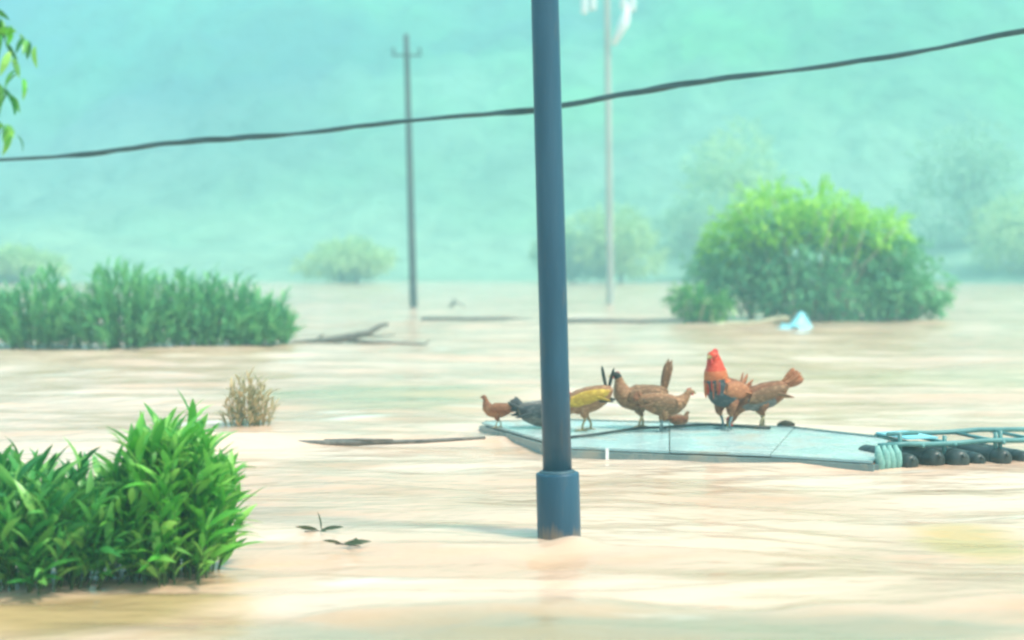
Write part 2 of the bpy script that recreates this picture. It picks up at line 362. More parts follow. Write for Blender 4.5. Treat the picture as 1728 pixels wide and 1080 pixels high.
# ------------------------------------------------------------------ forested hills round the valley
def hills():
    xs = np.linspace(-330, 330, 420); ys = np.linspace(84, 440, 260)
    X, Y = np.meshgrid(xs, ys, indexing='xy')
    ang = X / np.maximum(Y, 1)
    shore = 101 + 9 * vnoise(X * 0.02, X * 0 + 0.4, 21) * 2 + 0.0004 * X ** 2 * 0
    # nearer hill, high on the right, falling away on the left
    rise = 50 + 34 * sstep(-0.36, 0.12, ang) + 8 * vnoise(X * 0.012, Y * 0.012, 22) * 2
    z = rise * sstep(0, 1, (Y - shore) / 190.0) ** 1.0
    # far hill closing the valley
    far = 56 + 30 * sstep(-0.33, -0.15, ang)
    z = np.maximum(z, far * sstep(230, 390, Y))
    z = z + 14 * vnoise(X * 0.018, Y * 0.02, 23) * sstep(15, 80, Y - shore)
    # tree crowns
    u = Y - shore
    can = 3.2 * np.abs(vnoise(X * 0.16, Y * 0.16, 24)) * 2 + 2.0 * vnoise(X * 0.33, Y * 0.33, 25) + 1.6 * vnoise(X * 0.07, Y * 0.07, 26)
    z = z + (0.8 + can * (0.35 + 0.65 * sstep(20, 90, u))) * sstep(-1, 9, u)
    z = np.where(u < -1.5, -0.6, np.maximum(z, -0.6))
    n0, n1 = X.shape
    V = np.stack([X, Y, z], -1).reshape(-1, 3); idx = np.arange(n0 * n1).reshape(n0, n1)
    Q = np.stack([idx[:-1, :-1], idx[:-1, 1:], idx[1:, 1:], idx[1:, :-1]], -1).reshape(-1, 4)
    m, n, l, p = new_mat('hill forest')
    tc = n.new('ShaderNodeTexCoord')
    t = n.new('ShaderNodeTexNoise'); t.inputs['Scale'].default_value = 0.03; t.inputs['Detail'].default_value = 6
    t2 = n.new('ShaderNodeTexNoise'); t2.inputs['Scale'].default_value = 0.35; t2.inputs['Detail'].default_value = 6
    l.new(tc.outputs['Object'], t.inputs['Vector']); l.new(tc.outputs['Object'], t2.inputs['Vector'])
    r1 = n.new('ShaderNodeValToRGB'); e = r1.color_ramp.elements
    e[0].position = 0.40; e[0].color = (0.008, 0.055, 0.13, 1); e[1].position = 0.60; e[1].color = (0.07, 0.38, 0.12, 1)
    l.new(t.outputs['Fac'], r1.inputs['Fac'])
    # ground mist painted as pale colour on the low slopes, dark forest higher up
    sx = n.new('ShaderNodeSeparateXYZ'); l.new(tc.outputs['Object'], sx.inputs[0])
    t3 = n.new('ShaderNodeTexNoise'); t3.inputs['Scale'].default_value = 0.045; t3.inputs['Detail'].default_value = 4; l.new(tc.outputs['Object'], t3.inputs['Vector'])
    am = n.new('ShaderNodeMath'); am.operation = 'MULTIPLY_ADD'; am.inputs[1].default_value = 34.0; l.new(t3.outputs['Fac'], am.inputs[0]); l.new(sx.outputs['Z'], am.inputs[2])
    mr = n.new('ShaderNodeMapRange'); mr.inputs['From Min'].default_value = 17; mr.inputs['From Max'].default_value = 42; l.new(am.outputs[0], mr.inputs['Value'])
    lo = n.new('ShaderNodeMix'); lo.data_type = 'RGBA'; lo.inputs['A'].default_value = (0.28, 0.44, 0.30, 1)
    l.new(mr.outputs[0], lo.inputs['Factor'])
    ax = n.new('ShaderNodeMath'); ax.operation = 'MULTIPLY_ADD'; ax.inputs[1].default_value = 130.0; l.new(t3.outputs['Fac'], ax.inputs[0]); l.new(sx.outputs['X'], ax.inputs[2])
    mx_ = n.new('ShaderNodeMapRange'); mx_.inputs['From Min'].default_value = -10; mx_.inputs['From Max'].default_value = 85; l.new(ax.outputs[0], mx_.inputs['Value'])
    bl = n.new('ShaderNodeMix'); bl.data_type = 'RGBA'; bl.blend_type = 'MIX'; bl.inputs['A'].default_value = (0.008, 0.065, 0.25, 1); bl.inputs['B'].default_value = (0.10, 0.36, 0.12, 1); l.new(mx_.outputs[0], bl.inputs['Factor'])
    b2 = n.new('ShaderNodeMix'); b2.data_type = 'RGBA'; b2.inputs['Factor'].default_value = 0.5; l.new(r1.outputs['Color'], b2.inputs['A']); l.new(bl.outputs['Result'], b2.inputs['B'])
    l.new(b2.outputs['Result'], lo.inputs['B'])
    mx = n.new('ShaderNodeMix'); mx.data_type = 'RGBA'; mx.blend_type = 'MULTIPLY'; mx.inputs['Factor'].default_value = 0.45
    r2 = n.new('ShaderNodeValToRGB'); r2.color_ramp.elements[0].position = 0.3; r2.color_ramp.elements[0].color = (0.35, 0.35, 0.35, 1); r2.color_ramp.elements[1].position = 0.65
    l.new(t2.outputs['Fac'], r2.inputs['Fac']); l.new(lo.outputs['Result'], mx.inputs['A']); l.new(r2.outputs['Color'], mx.inputs['B'])
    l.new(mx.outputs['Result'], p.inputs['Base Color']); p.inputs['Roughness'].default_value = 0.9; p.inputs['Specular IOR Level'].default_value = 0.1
    b = n.new('ShaderNodeBump'); b.inputs['Strength'].default_value = 1.0; b.inputs['Distance'].default_value = 1.5
    l.new(t2.outputs['Fac'], b.inputs['Height']); l.new(b.outputs[0], p.inputs['Normal'])
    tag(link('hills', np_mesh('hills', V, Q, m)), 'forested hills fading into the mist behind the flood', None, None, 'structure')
hills()

# ------------------------------------------------------------------ haze
def haze():
    mb = MB(); mb.box((0, 200, 49), (900, 520, 100))
    m = bpy.data.materials.new('haze'); m.use_nodes = True
    n = m.node_tree.nodes; l = m.node_tree.links; n.clear()
    v = n.new('ShaderNodeVolumePrincipled'); o_ = n.new('ShaderNodeOutputMaterial')
    v.inputs['Color'].default_value = (*HAZE_COLOR, 1); v.inputs['Density'].default_value = HAZE_DENSITY
    v.inputs['Anisotropy'].default_value = 0.2
    l.new(v.outputs[0], o_.inputs['Volume'])
    o = mb.build('haze', m, None, False); o.display_type = 'WIRE'
    tag(o, 'pale bluish mist filling the flooded valley', None, None, 'stuff')
haze()

# ------------------------------------------------------------------ lean helper for posts
def lean_shaft(mb, base, top, r0, r1, n=24, z_from=None, seg=10):
    pts = [base.lerp(top, i / seg) for i in range(seg + 1)]
    mb.tube(pts, [r0 + (r1 - r0) * i / seg for i in range(seg + 1)], n)

def lamp_post():
    Y = ground(942, 922).y + 0.11
    b = at(944, 922, Y); t = at(919.5, 0, Y)
    d = (t - b).normalized()
    root = empty('steel_post', (b.x, b.y, 0))
    tag(root, 'tall grey blue steel post with a thicker sleeve at its foot standing in the water', 'post')
    L = lambda p: p - Vector((b.x, b.y, 0))
    zz = lambda z: b + d * ((z - b.z) / d.z)
    zs = at(940, 797, Y).z
    mb = MB(); lean_shaft(mb, L(zz(zs - 0.06)), L(zz(6.2)), 0.0745, 0.064, 32); mb.build('shaft', M_post, root)
    mb = MB(); mb.tube([L(zz(-0.7)), L(zz(zs - 0.012)), L(zz(zs - 0.003)), L(zz(zs))], [0.1135, 0.1115, 0.109, 0.104], 32); mb.build('sleeve', M_post, root)
    mb = MB(); mb.tube([L(zz(zs - 0.004)), L(zz(zs + 0.006)), L(zz(zs + 0.014))], [0.094, 0.092, 0.078], 32); mb.build('weld_collar', M_post_dark, root)
    mb = MB(); mb.tube([L(zz(6.2)), L(zz(6.24)), L(zz(6.27))], [0.068, 0.066, 0.03], 24); mb.build('cap', M_post_dark, root)
lamp_post()

# ------------------------------------------------------------------ overhead cable
def cable():
    pts = []
    ctrl = [(-900, 310, 19.5), (0, 269, 17.5), (340, 238, 16.6), (690, 206, 15.8), (900, 183, 15.2), (1050, 160, 14.9), (1400, 108, 14.2), (1728, 55, 13.4), (2600, -130, 12.0)]
    P = [at(*c) for c in ctrl]
    def cr(i, t):
        p0, p1, p2, p3 = P[max(i - 1, 0)], P[i], P[i + 1], P[min(i + 2, len(P) - 1)]
        return 0.5 * ((2 * p1) + (p2 - p0) * t + (2 * p0 - 5 * p1 + 4 * p2 - p3) * t * t + (3 * p1 - p0 - 3 * p2 + p3) * t ** 3)
    for i in range(len(P) - 1):
        for k in range(40): pts.append(cr(i, k / 40))
    pts.append(P[-1])
    o0 = pts[0].copy()
    root = empty('overhead_cable', o0)
    tag(root, 'dark twisted overhead cable sagging across the view behind the steel post', 'cable')
    for s in range(3):
        mb = MB(); q = []
        acc = 0
        for i, p in enumerate(pts):
            if i: acc += (p - pts[i - 1]).length
            a = acc * 3.6 + s * 2 * math.pi / 3
            loose = 0.012 + 0.008 * math.sin(acc * 1.3 + s) + 0.004 * math.sin(acc * 3.7)
            q.append(p - o0 + Vector((0, math.cos(a), math.sin(a))) * loose + Vector((0, 0, 0.012 * math.sin(acc * 2.1))))
        mb.tube(q, 0.0165, 7); mb.build('strand', M_cable, root)
cable()

# ------------------------------------------------------------------ distant utility poles
def utility_pole_dark():
    b = ground(698, 516); Y = b.y; t = at(685.5, 58, Y); S = F / Y
    root = empty('utility_pole', (b.x, b.y, 0))
    tag(root, 'thin dark utility pole with a short crossarm rising from the flood far behind', 'utility pole')
    o = Vector((b.x, b.y, 0)); d = (t - b) / (t.z - b.z)
    mb = MB(); lean_shaft(mb, b + d * (-1.5) - o, t - o, 0.135, 0.085, 14); mb.build('pole_shaft', M_pole, root)
    cz = at(690, 94, Y).z; c = b + d * cz - o
    mb = MB(); mb.box(c + Vector((0, -0.10, 0)), (0.95, 0.05, 0.055)); mb.build('crossarm', M_pole, root, False)
    for x in (-0.42, 0.42):
        mb = MB(); mb.tube([c + Vector((x, -0.10, 0.03)), c + Vector((x, -0.10, 0.11)), c + Vector((x, -0.10, 0.13)), c + Vector((x, -0.10, 0.24))], [0.02, 0.02, 0.05, 0.035], 10)
        mb.build('insulator', M_pole, root)
utility_pole_dark()

def utility_pole_pale():
    b = ground(1030, 512); Y = b.y
    root = empty('utility_pole', (b.x, b.y, 0))
    tag(root, 'pale concrete utility pole with white insulators at its top fading into the mist', 'utility pole')
    o = Vector((b.x, b.y, 0)); top = at(1024, -60, Y)
    d = (top - b) / (top.z - b.z)
    mb = MB(); lean_shaft(mb, b + d * (-1.5) - o, top - o, 0.13, 0.10, 14); mb.build('pole_shaft', M_concrete, root)
    c = at(1025, -32, Y) - o
    mb = MB(); mb.box(c + Vector((0, -0.14, 0)), (2.1, 0.08, 0.10)); mb.build('crossarm', M_concrete, root, False)
    for x, y1 in ((986, 24), (1000, 18), (1052, 16), (1066, 20)):
        a_ = at(x, -32, Y) - o + Vector((0, -0.14, -0.05)); e_ = at(x, y1, Y) - o + Vector((0, -0.14, 0))
        mb = MB(); q = []; rr = []
        for k in range(13):
            q.append(a_.lerp(e_, k / 12)); rr.append(0.15 if k % 2 else 0.09)
        mb.tube(q, rr, 10); mb.build('insulator', M_white, root)
    mb = MB(); mb.tube([at(1061, 6, Y) - o + Vector((0, -0.14, 0)), at(1053, 40, Y) - o + Vector((0, -0.14, 0)), at(1035, 76, Y) - o + Vector((0, -0.14, 0))], [0.09, 0.19, 0.08], 10); mb.build('brace', M_white, root)
utility_pole_pale()

# ------------------------------------------------------------------ leaves and shrubs
def leaf_shape(L, W, bend, fold=0.25, n=5):
    """a lance-shaped leaf along +X, arching down, folded along its midrib"""
    v, f = [], []
    for i in range(n + 1):
        t = i / n
        wd = W * (math.sin(math.pi * min(1, t * 0.92 + 0.06)) ** 0.8) * (1 - 0.35 * t)
        if i == n: wd = W * 0.02
        x = L * t * (1 - 0.12 * bend * t); z = L * (0.18 * t - bend * t * t)
        for s in (-1, 0, 1):
            v.append((x, s * wd / 2, z + abs(s) * fold * wd * 0.5))
    for i in range(n):
        for s in range(2):
            a = i * 3 + s; f.append((a, a + 3, a + 4, a + 1))
    return np.array(v, dtype=np.float32), np.array(f, dtype=np.int32)

def frames(dirs, rolls):
    """rotation matrices taking +X to each direction, z as upright as it can be, then rolled"""
    X = dirs / np.linalg.norm(dirs, axis=1, keepdims=True)
    up = np.tile(np.array([0, 0, 1.0]), (len(X), 1))
    Yv = np.cross(up, X); ln = np.linalg.norm(Yv, axis=1, keepdims=True)
    Yv = np.where(ln < 1e-3, np.array([0, 1.0, 0]), Yv / np.maximum(ln, 1e-6))
    Z = np.cross(X, Yv)
    c, s = np.cos(rolls)[:, None], np.sin(rolls)[:, None]
    Y2 = Yv * c + Z * s; Z2 = -Yv * s + Z * c
    return np.stack([X, Y2, Z2], axis=2)

def leaf_cloud(shapes, pos, dirs, rolls, scales, which):
    V, Q, n = [], [], 0
    Rm = frames(dirs, rolls)
    for k, (sv, sf) in enumerate(shapes):
        ix = np.nonzero(which == k)[0]
        if not len(ix): continue
        p = np.einsum('nij,vj->nvi', Rm[ix], sv) * scales[ix][:, None, None] + pos[ix][:, None, :]
        V.append(p.reshape(-1, 3))
        off = (np.arange(len(ix)) * len(sv))[:, None, None] + n
        Q.append((sf[None] + off).reshape(-1, 4)); n += len(ix) * len(sv)
    return np.concatenate(V), np.concatenate(Q)

SHAPES_LONG = [leaf_shape(1.0, 0.24, b, fo) for b, fo in ((0.15, 0.3), (0.40, 0.25), (0.65, 0.2), (0.28, 0.45))]
SHAPES_SMALL = [leaf_shape(1.0, 0.30, b, 0.2, 3) for b in (0.2, 0.5)]

def shrub(name, label, cat, base, rx, ry, h, n_stem, per_stem, leaf_len, mat, n_parts, group=None, seed=1, droop=0.0, upright=0.35, shapes=SHAPES_LONG, spread=0.6, stem_r=0.006, leaf_from=0.25, ragged=0.06):
    rg = np.random.default_rng(seed)
    root = empty(name, base); tag(root, label, cat, group)
    pos, dirs = [], []
    sb = MB()
    for i in range(n_stem):
        az = i * 2.39996 + rg.uniform(-0.3, 0.3)
        rad = math.sqrt((i + 0.5) / n_stem)
        el = (1 - rad ** 2.4) ** 0.5
        k = rg.uniform(0.86, 1.12) if rg.random() > ragged else rg.uniform(1.1, 1.34)
        tip = np.array([math.cos(az) * rad * rx * k, math.sin(az) * rad * ry * k, max(0.10, el * 0.9 + 0.10) * h * k])
        b0 = np.array([tip[0] * (1 - spread) , tip[1] * (1 - spread), -0.35])
        mid = b0 * 0.45 + tip * 0.55; mid[2] += h * 0.12; mid[:2] *= 0.92
        ts = np.linspace(0, 1, 7)
        curve = np.array([(1 - t) ** 2 * b0 + 2 * t * (1 - t) * mid + t * t * tip for t in ts])
        sb.tube(curve.tolist(), [stem_r * (1.3 - t) for t in ts], 5)
        for j in range(per_stem):
            t = leaf_from + (1 - leaf_from) * ((j + rg.uniform(0, 1)) / per_stem)
            p = (1 - t) ** 2 * b0 + 2 * t * (1 - t) * mid + t * t * tip
            tg = 2 * (1 - t) * (mid - b0) + 2 * t * (tip - mid); tg /= np.linalg.norm(tg)
            if p[2] < 0.02: continue
            a = j * 2.4 + rg.uniform(-0.5, 0.5)
            side = np.cross(tg, [0.3, 0.2, 1.0]); side /= max(1e-6, np.linalg.norm(side)); o2 = np.cross(tg, side)
            outw = side * math.cos(a) + o2 * math.sin(a)
            rad_out = np.array([tip[0] / rx, tip[1] / ry, 0.0])
            d = tg * (0.55 + upright * t) + outw * 0.75 + rad_out * 0.35 + np.array([0, 0, 0.25 - droop])
            pos.append(p); dirs.append(d)
    pos = np.array(pos); dirs = np.array(dirs); n = len(pos)
    rolls = rg.normal(0, 0.45, n); sca = leaf_len * rg.choice([0.55, 0.8, 1.0, 1.25], n) * rg.uniform(0.85, 1.12, n); which = rg.integers(0, len(shapes), n)
    # the leaves that show largest, towards the camera and on top, are parts of their own
    tocam = -(np.array(base)[:2]); tocam = tocam / np.linalg.norm(tocam)
    score = pos[:, 0] / rx * tocam[0] + pos[:, 1] / ry * tocam[1] + 0.9 * pos[:, 2] / h + rg.uniform(0, 0.25, n)
    order = np.argsort(-score); own, rest = order[:n_parts], order[n_parts:]
    sb.build('stems', M_stem, root)
    if len(own):
        ms = [np_mesh('leaf', sv, sf, mat) for sv, sf in shapes]
        Rm = frames(dirs, rolls)
        for i in own:
            o = bpy.data.objects.new('leaf', ms[which[i]]); COL.objects.link(o); o.parent = root
            M4 = Matrix(Rm[i].tolist()).to_4x4(); M4.translation = Vector(pos[i].tolist())
            o.matrix_local = M4 @ Matrix.Scale(float(sca[i]), 4)
    if len(rest):
        V, Q = leaf_cloud(shapes, pos[rest], dirs[rest], rolls[rest], sca[rest], which[rest])
        o = link('foliage', np_mesh('foliage', V, Q, mat), root); o['kind'] = 'stuff'
    return root

g1 = ground(92, 985); g2 = ground(290, 966)
shrub('leafy_shrub', 'dense dark green broad-leaved shrub at the left edge, lower of the two near shrubs', 'shrub', (g1.x - 0.16, g1.y + 0.12, 0), 0.66, 0.46, 0.46, 140, 26, 0.165, M_leaf_deep, 290, 'flooded shrubs near the steel post', 11, leaf_from=0.10)
shrub('leafy_shrub', 'bright green long-leaved shrub beside the open water, taller of the two near shrubs', 'shrub', (g2.x, g2.y, 0), 0.31, 0.36, 0.63, 115, 26, 0.165, M_leaf_bright, 290, 'flooded shrubs near the steel post', 12, upright=0.4, leaf_from=0.10, spread=0.5)

# row of plants across the middle left
row = [(-110, 588, 1.25, 1.0, 'low bluish green plant cut by the left edge, in the row beyond the pale water'),
       (55, 588, 1.05, 0.98, 'low bluish green plant with short shoots, second from the left in the far row'),
       (205, 590, 0.95, 1.22, 'tallest leafy plant in the far row, with pointed shoots on top'),
       (335, 588, 0.92, 1.06, 'leafy plant with upright shoots right of the tallest one in the far row'),
       (428, 586, 0.60, 0.74, 'small plant sloping into the water at the right end of the far row')]
for i, (px, py, rx, h, lab) in enumerate(row):
    g = ground(px, py)
    shrub('waterside_plant', lab, 'plant', (g.x, g.y + 0.5, 0), rx, 0.8, h, 85, 24, 0.25, M_leaf_mid, 90, 'row of half-drowned plants', 30 + i, upright=1.0, spread=0.45, stem_r=0.010, leaf_from=0.12, ragged=0.12)

# ------------------------------------------------------------------ dome of bamboo and neighbours on the right
def dome(name, label, cat, base, lobes, n_leaf, leaf_len, mats, seed, stems=10, droop=0.3, group=None):
    """lobes: cx, cy, cz, rx, ry, rz, index of the leaf material"""
    rg = np.random.default_rng(seed)
    root = empty(name, base); tag(root, label, cat, group)
    vol = np.array([l[3] * l[4] * l[5] for l in lobes]) ** 0.7
    for mi, mat in enumerate(mats):
        pos, dirs = [], []
        for l_, k in zip(lobes, (vol / vol.sum() * n_leaf).astype(int)):
            if l_[6] != mi: continue
            cx, cy, cz, rx, ry, rz = l_[:6]
            u = rg.normal(size=(k, 3)); u /= np.linalg.norm(u, axis=1, keepdims=True)
            r = rg.uniform(0.25, 1.0, k) ** 0.45
            gap = 0.92 + 0.42 * vnoise(u[:, 0] * 4 + cx * 3, u[:, 2] * 4 + u[:, 1] * 3, seed) + 0.22 * vnoise(u[:, 0] * 11, u[:, 2] * 11 + u[:, 1] * 7, seed + 1)
            p = u * (r * gap)[:, None] * np.array([rx, ry, rz]) + np.array([cx, cy, cz])
            d = u * np.array([1, 1, 0.5]) + rg.normal(size=(k, 3)) * 0.6 + np.array([0, 0, -droop])
            ok = (p[:, 2] > 0.02) & (vnoise(p[:, 0] * 2.6 + 9, p[:, 2] * 2.6 + p[:, 1], seed + 2) > -0.27)
            pos.append(p[ok]); dirs.append(d[ok])
            # loose sprays standing out of the outline
            for q in range(int(7 * rx)):
                uu = rg.normal(size=3); uu[2] = abs(uu[2]); uu /= np.linalg.norm(uu)
                tt = np.linspace(0.8, rg.uniform(1.08, 1.24), 16)[:, None]
                pp = uu * tt * np.array([rx, ry, rz]) + np.array([cx, cy, cz]) + rg.normal(size=(16, 3)) * 0.05
                pp = pp[pp[:, 2] > 0.05]
                pos.append(pp); dirs.append(uu + rg.normal(size=(len(pp), 3)) * 0.5)
        pos = np.concatenate(pos); dirs = np.concatenate(dirs); n = len(pos)
        V, Q = leaf_cloud(SHAPES_SMALL, pos, dirs, rg.normal(0, 0.6, n), leaf_len * rg.uniform(0.45, 1.5, n), rg.integers(0, 2, n))
        o = link('foliage', np_mesh('foliage', V, Q, mat), root); o['kind'] = 'stuff'
    for i in range(stems):
        l_ = lobes[i % len(lobes)]
        a = rg.uniform(-PI_, 0) if i % 3 else rg.uniform(0, PI_); q = 1.02 * math.sqrt(rg.uniform(0.1, 1))
        tip = Vector((l_[0] + math.cos(a) * q * l_[3], l_[1] + math.sin(a) * q * l_[4], l_[2] + 0.75 * l_[5] * math.sqrt(max(0, 1.05 - q * q))))
        b0 = Vector((l_[0] * 0.6 + rg.uniform(-.25, .25), l_[1] * 0.6 + rg.uniform(-.6, .0), -0.5))
        mid = b0.lerp(tip, 0.5) + Vector((0, 0, 0.15 * l_[5])); mid.x = b0.x * 0.6 + mid.x * 0.4
        pts = [b0 * (1 - t) ** 2 + mid * 2 * t * (1 - t) + tip * t * t for t in [k / 7 for k in range(8)]]
        mb = MB(); mb.tube(pts, [0.034 * (1.15 - k / 7) + 0.006 for k in range(8)], 6); mb.build('cane', M_bamboo, root)
    return root

PI_ = math.pi
gb = ground(1385, 545)
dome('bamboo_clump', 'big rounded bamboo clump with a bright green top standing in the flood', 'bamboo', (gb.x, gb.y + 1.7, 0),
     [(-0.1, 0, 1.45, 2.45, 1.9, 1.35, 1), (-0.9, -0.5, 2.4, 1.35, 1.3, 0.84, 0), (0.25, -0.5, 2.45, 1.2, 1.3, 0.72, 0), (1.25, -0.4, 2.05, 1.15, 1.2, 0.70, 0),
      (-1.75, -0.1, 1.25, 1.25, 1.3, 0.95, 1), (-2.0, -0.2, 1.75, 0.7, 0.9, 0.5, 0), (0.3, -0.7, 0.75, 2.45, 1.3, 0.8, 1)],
     15500, 0.22, [M_leaf_sunlit, M_leaf_shaded], 51, 26)
gc = ground(1540, 545)
dome('round_bush', 'softer bluish green bush leaning on the right flank of the bamboo clump', 'bush', (gc.x, gc.y + 1.3, 0),
     [(-0.1, 0, 0.9, 1.15, 1.1, 1.0, 0), (0.3, -0.1, 0.6, 0.95, 0.9, 0.62, 0), (-0.55, 0, 1.5, 0.9, 0.9, 0.7, 0)], 5200, 0.20, [M_leaf_mid], 52, 8)
gd = ground(1178, 548)
dome('round_bush', 'small dark grey green bush at the left foot of the bamboo clump', 'bush', (gd.x, gd.y + 0.7, 0),
     [(0, 0, 0.46, 0.62, 0.6, 0.50, 0), (0.4, 0, 0.35, 0.5, 0.5, 0.4, 0)], 1700, 0.17, [M_leaf_deep], 53, 4)

# ------------------------------------------------------------------ trees along the far shore
def tree(base, h, rx, mat, label, seed, name='shore_tree', n_leaf=1700, leaf=0.5, group='trees on the far shore'):
    rg = np.random.default_rng(seed)
    root = empty(name, base); tag(root, label, 'tree', group)
    mb = MB()
    top = h * 0.62
    mb.tube([(0, 0, -1.2), (0.05 * rx, 0, top * 0.5), (-0.04 * rx, 0, top)], [0.05 * h * 0.6 + 0.04, 0.035 * h * 0.6 + 0.03, 0.04], 8)
    lobes = []
    for i in range(7):
        a = i * 2.4 + rg.uniform(-.4, .4); q = rx * rg.uniform(0.25, 0.6) if i else 0
        c = np.array([math.cos(a) * q, math.sin(a) * q, h * (0.80 - 0.09 * i * rg.uniform(0.6, 1.1))])
        lobes.append((c, np.array([rx * rg.uniform(.40, .6), rx * rg.uniform(.40, .6), h * rg.uniform(.16, .25)])))
        mb.tube([(0, 0, top * 0.45 + 0.05 * i), tuple(c * np.array([.5, .5, .92])), tuple(c)], [0.06, 0.04, 0.015], 5)
    mb.build('trunk', M_bark, root)
    pos, dirs = [], []
    for c, r3 in lobes:
        k = n_leaf // 7
        u = rg.normal(size=(k, 3)); u /= np.linalg.norm(u, axis=1, keepdims=True)
        pos.append(c + u * r3 * (rg.uniform(.3, 1.05, (k, 1)) ** 0.6)); dirs.append(u + rg.normal(size=(k, 3)) * .5 + [0, 0, -.2])
    pos = np.concatenate(pos); dirs = np.concatenate(dirs); n = len(pos)
    V, Q = leaf_cloud(SHAPES_SMALL, pos, dirs, rg.normal(0, .7, n), leaf * rg.uniform(.6, 1.3, n), rg.integers(0, 2, n))
    o = link('crown', np_mesh('crown', V, Q, mat), root)

for i, (px, top_py, rx, Y, mt, lab) in enumerate([
        (600, 408, 2.6, 99, M_leaf_yellow, 'low yellow green tree on the far shore left of the thin dark pole'),
        (1045, 352, 2.9, 100, M_leaf_yellow, 'tall yellow green tree behind the pale concrete pole'),
        (965, 398, 2.2, 102, M_leaf_tree, 'hazy tree partly hidden behind the steel post, on the far shore'),
        (30, 420, 2.4, 98, M_leaf_yellow, 'hazy yellow green tree rising over the left end of the far plant row'),
        (1200, 330, 3.6, 104, M_leaf_tree, 'broad hazy tree behind the left shoulder of the bamboo clump'),
        (1250, 215, 4.4, 116, M_leaf_yellow, 'tall pale green tree high above the left side of the bamboo clump'),
        (1640, 200, 4.8, 112, M_leaf_tree, 'tall hazy tree behind the right bush, its crown near the cable'),
        (1725, 330, 3.5, 102, M_leaf_yellow, 'hazy yellow green tree cut by the right edge of the view')]):
    g = at(px, 478, Y); z1 = at(px, top_py, Y).z
    tree((g.x, g.y, 0), z1, rx * 1.25, mt, lab, 60 + i, n_leaf=2400, leaf=0.65 if z1 < 6 else 0.8)

# ------------------------------------------------------------------ tree overhanging the top left corner
def overhang():
    Y = 6.4
    base = at(-330, 900, Y); base.z = 0
    root = empty('overhanging_tree', base)
    tag(root, 'overhanging tree branch with drooping green leaves in the top left corner', 'tree')
    o = Vector(base)
    P = lambda x, y, d=0.0: at(x - 36, y, Y + d) - o
    mb = MB()
    mb.tube([(0, 0, -0.8), P(-330, 500), P(-300, 150), P(-260, -200), P(-200, -500)], [0.09, 0.08, 0.07, 0.055, 0.04], 12); mb.build('trunk', M_bark, root)
    tips = [[P(-290, 0), P(-150, -70), P(-40, -30), P(16, 15)], [P(-300, 130), P(-170, 60), P(-60, 60), P(-8, 105)],
            [P(-305, 260), P(-180, 150), P(-70, 120), P(-14, 165)], [P(-270, -160), P(-130, -130), P(-20, -60), P(22, 25)],
            [P(-310, 300), P(-200, 200), P(-90, 170), P(-30, 190)]]
    ms = [np_mesh('leaf', sv, sf, M_leaf_bright if i % 2 else M_leaf_deep) for i, (sv, sf) in enumerate([leaf_shape(1, .34, .3, .3), leaf_shape(1, .36, .6, .2), leaf_shape(1, .30, .45, .4)])]
    rg = random.Random(5)
    for bi, t in enumerate(tips):
        mb = MB(); mb.tube(t, [0.022, 0.014, 0.008, 0.003], 7); br = mb.build('branch', M_bark, root)
        for k in range(40):
            f = 0.12 + 0.88 * (k + rg.random()) / 26
            seg = min(2, int(f * 3)); p = t[seg].lerp(t[seg + 1], f * 3 - seg)
            d = Vector((rg.uniform(-.7, .55), rg.uniform(-.9, .7), rg.uniform(-1.4, .1)))
            lf = bpy.data.objects.new('leaf', ms[rg.randrange(3)]); COL.objects.link(lf); lf.parent = br
            q = Matrix(frames(np.array([list(d)]), np.array([rg.uniform(-.8, .8)]))[0].tolist()).to_4x4(); q.translation = p
            lf.matrix_local = q @ Matrix.Scale(rg.uniform(.075, .12), 4)
overhang()

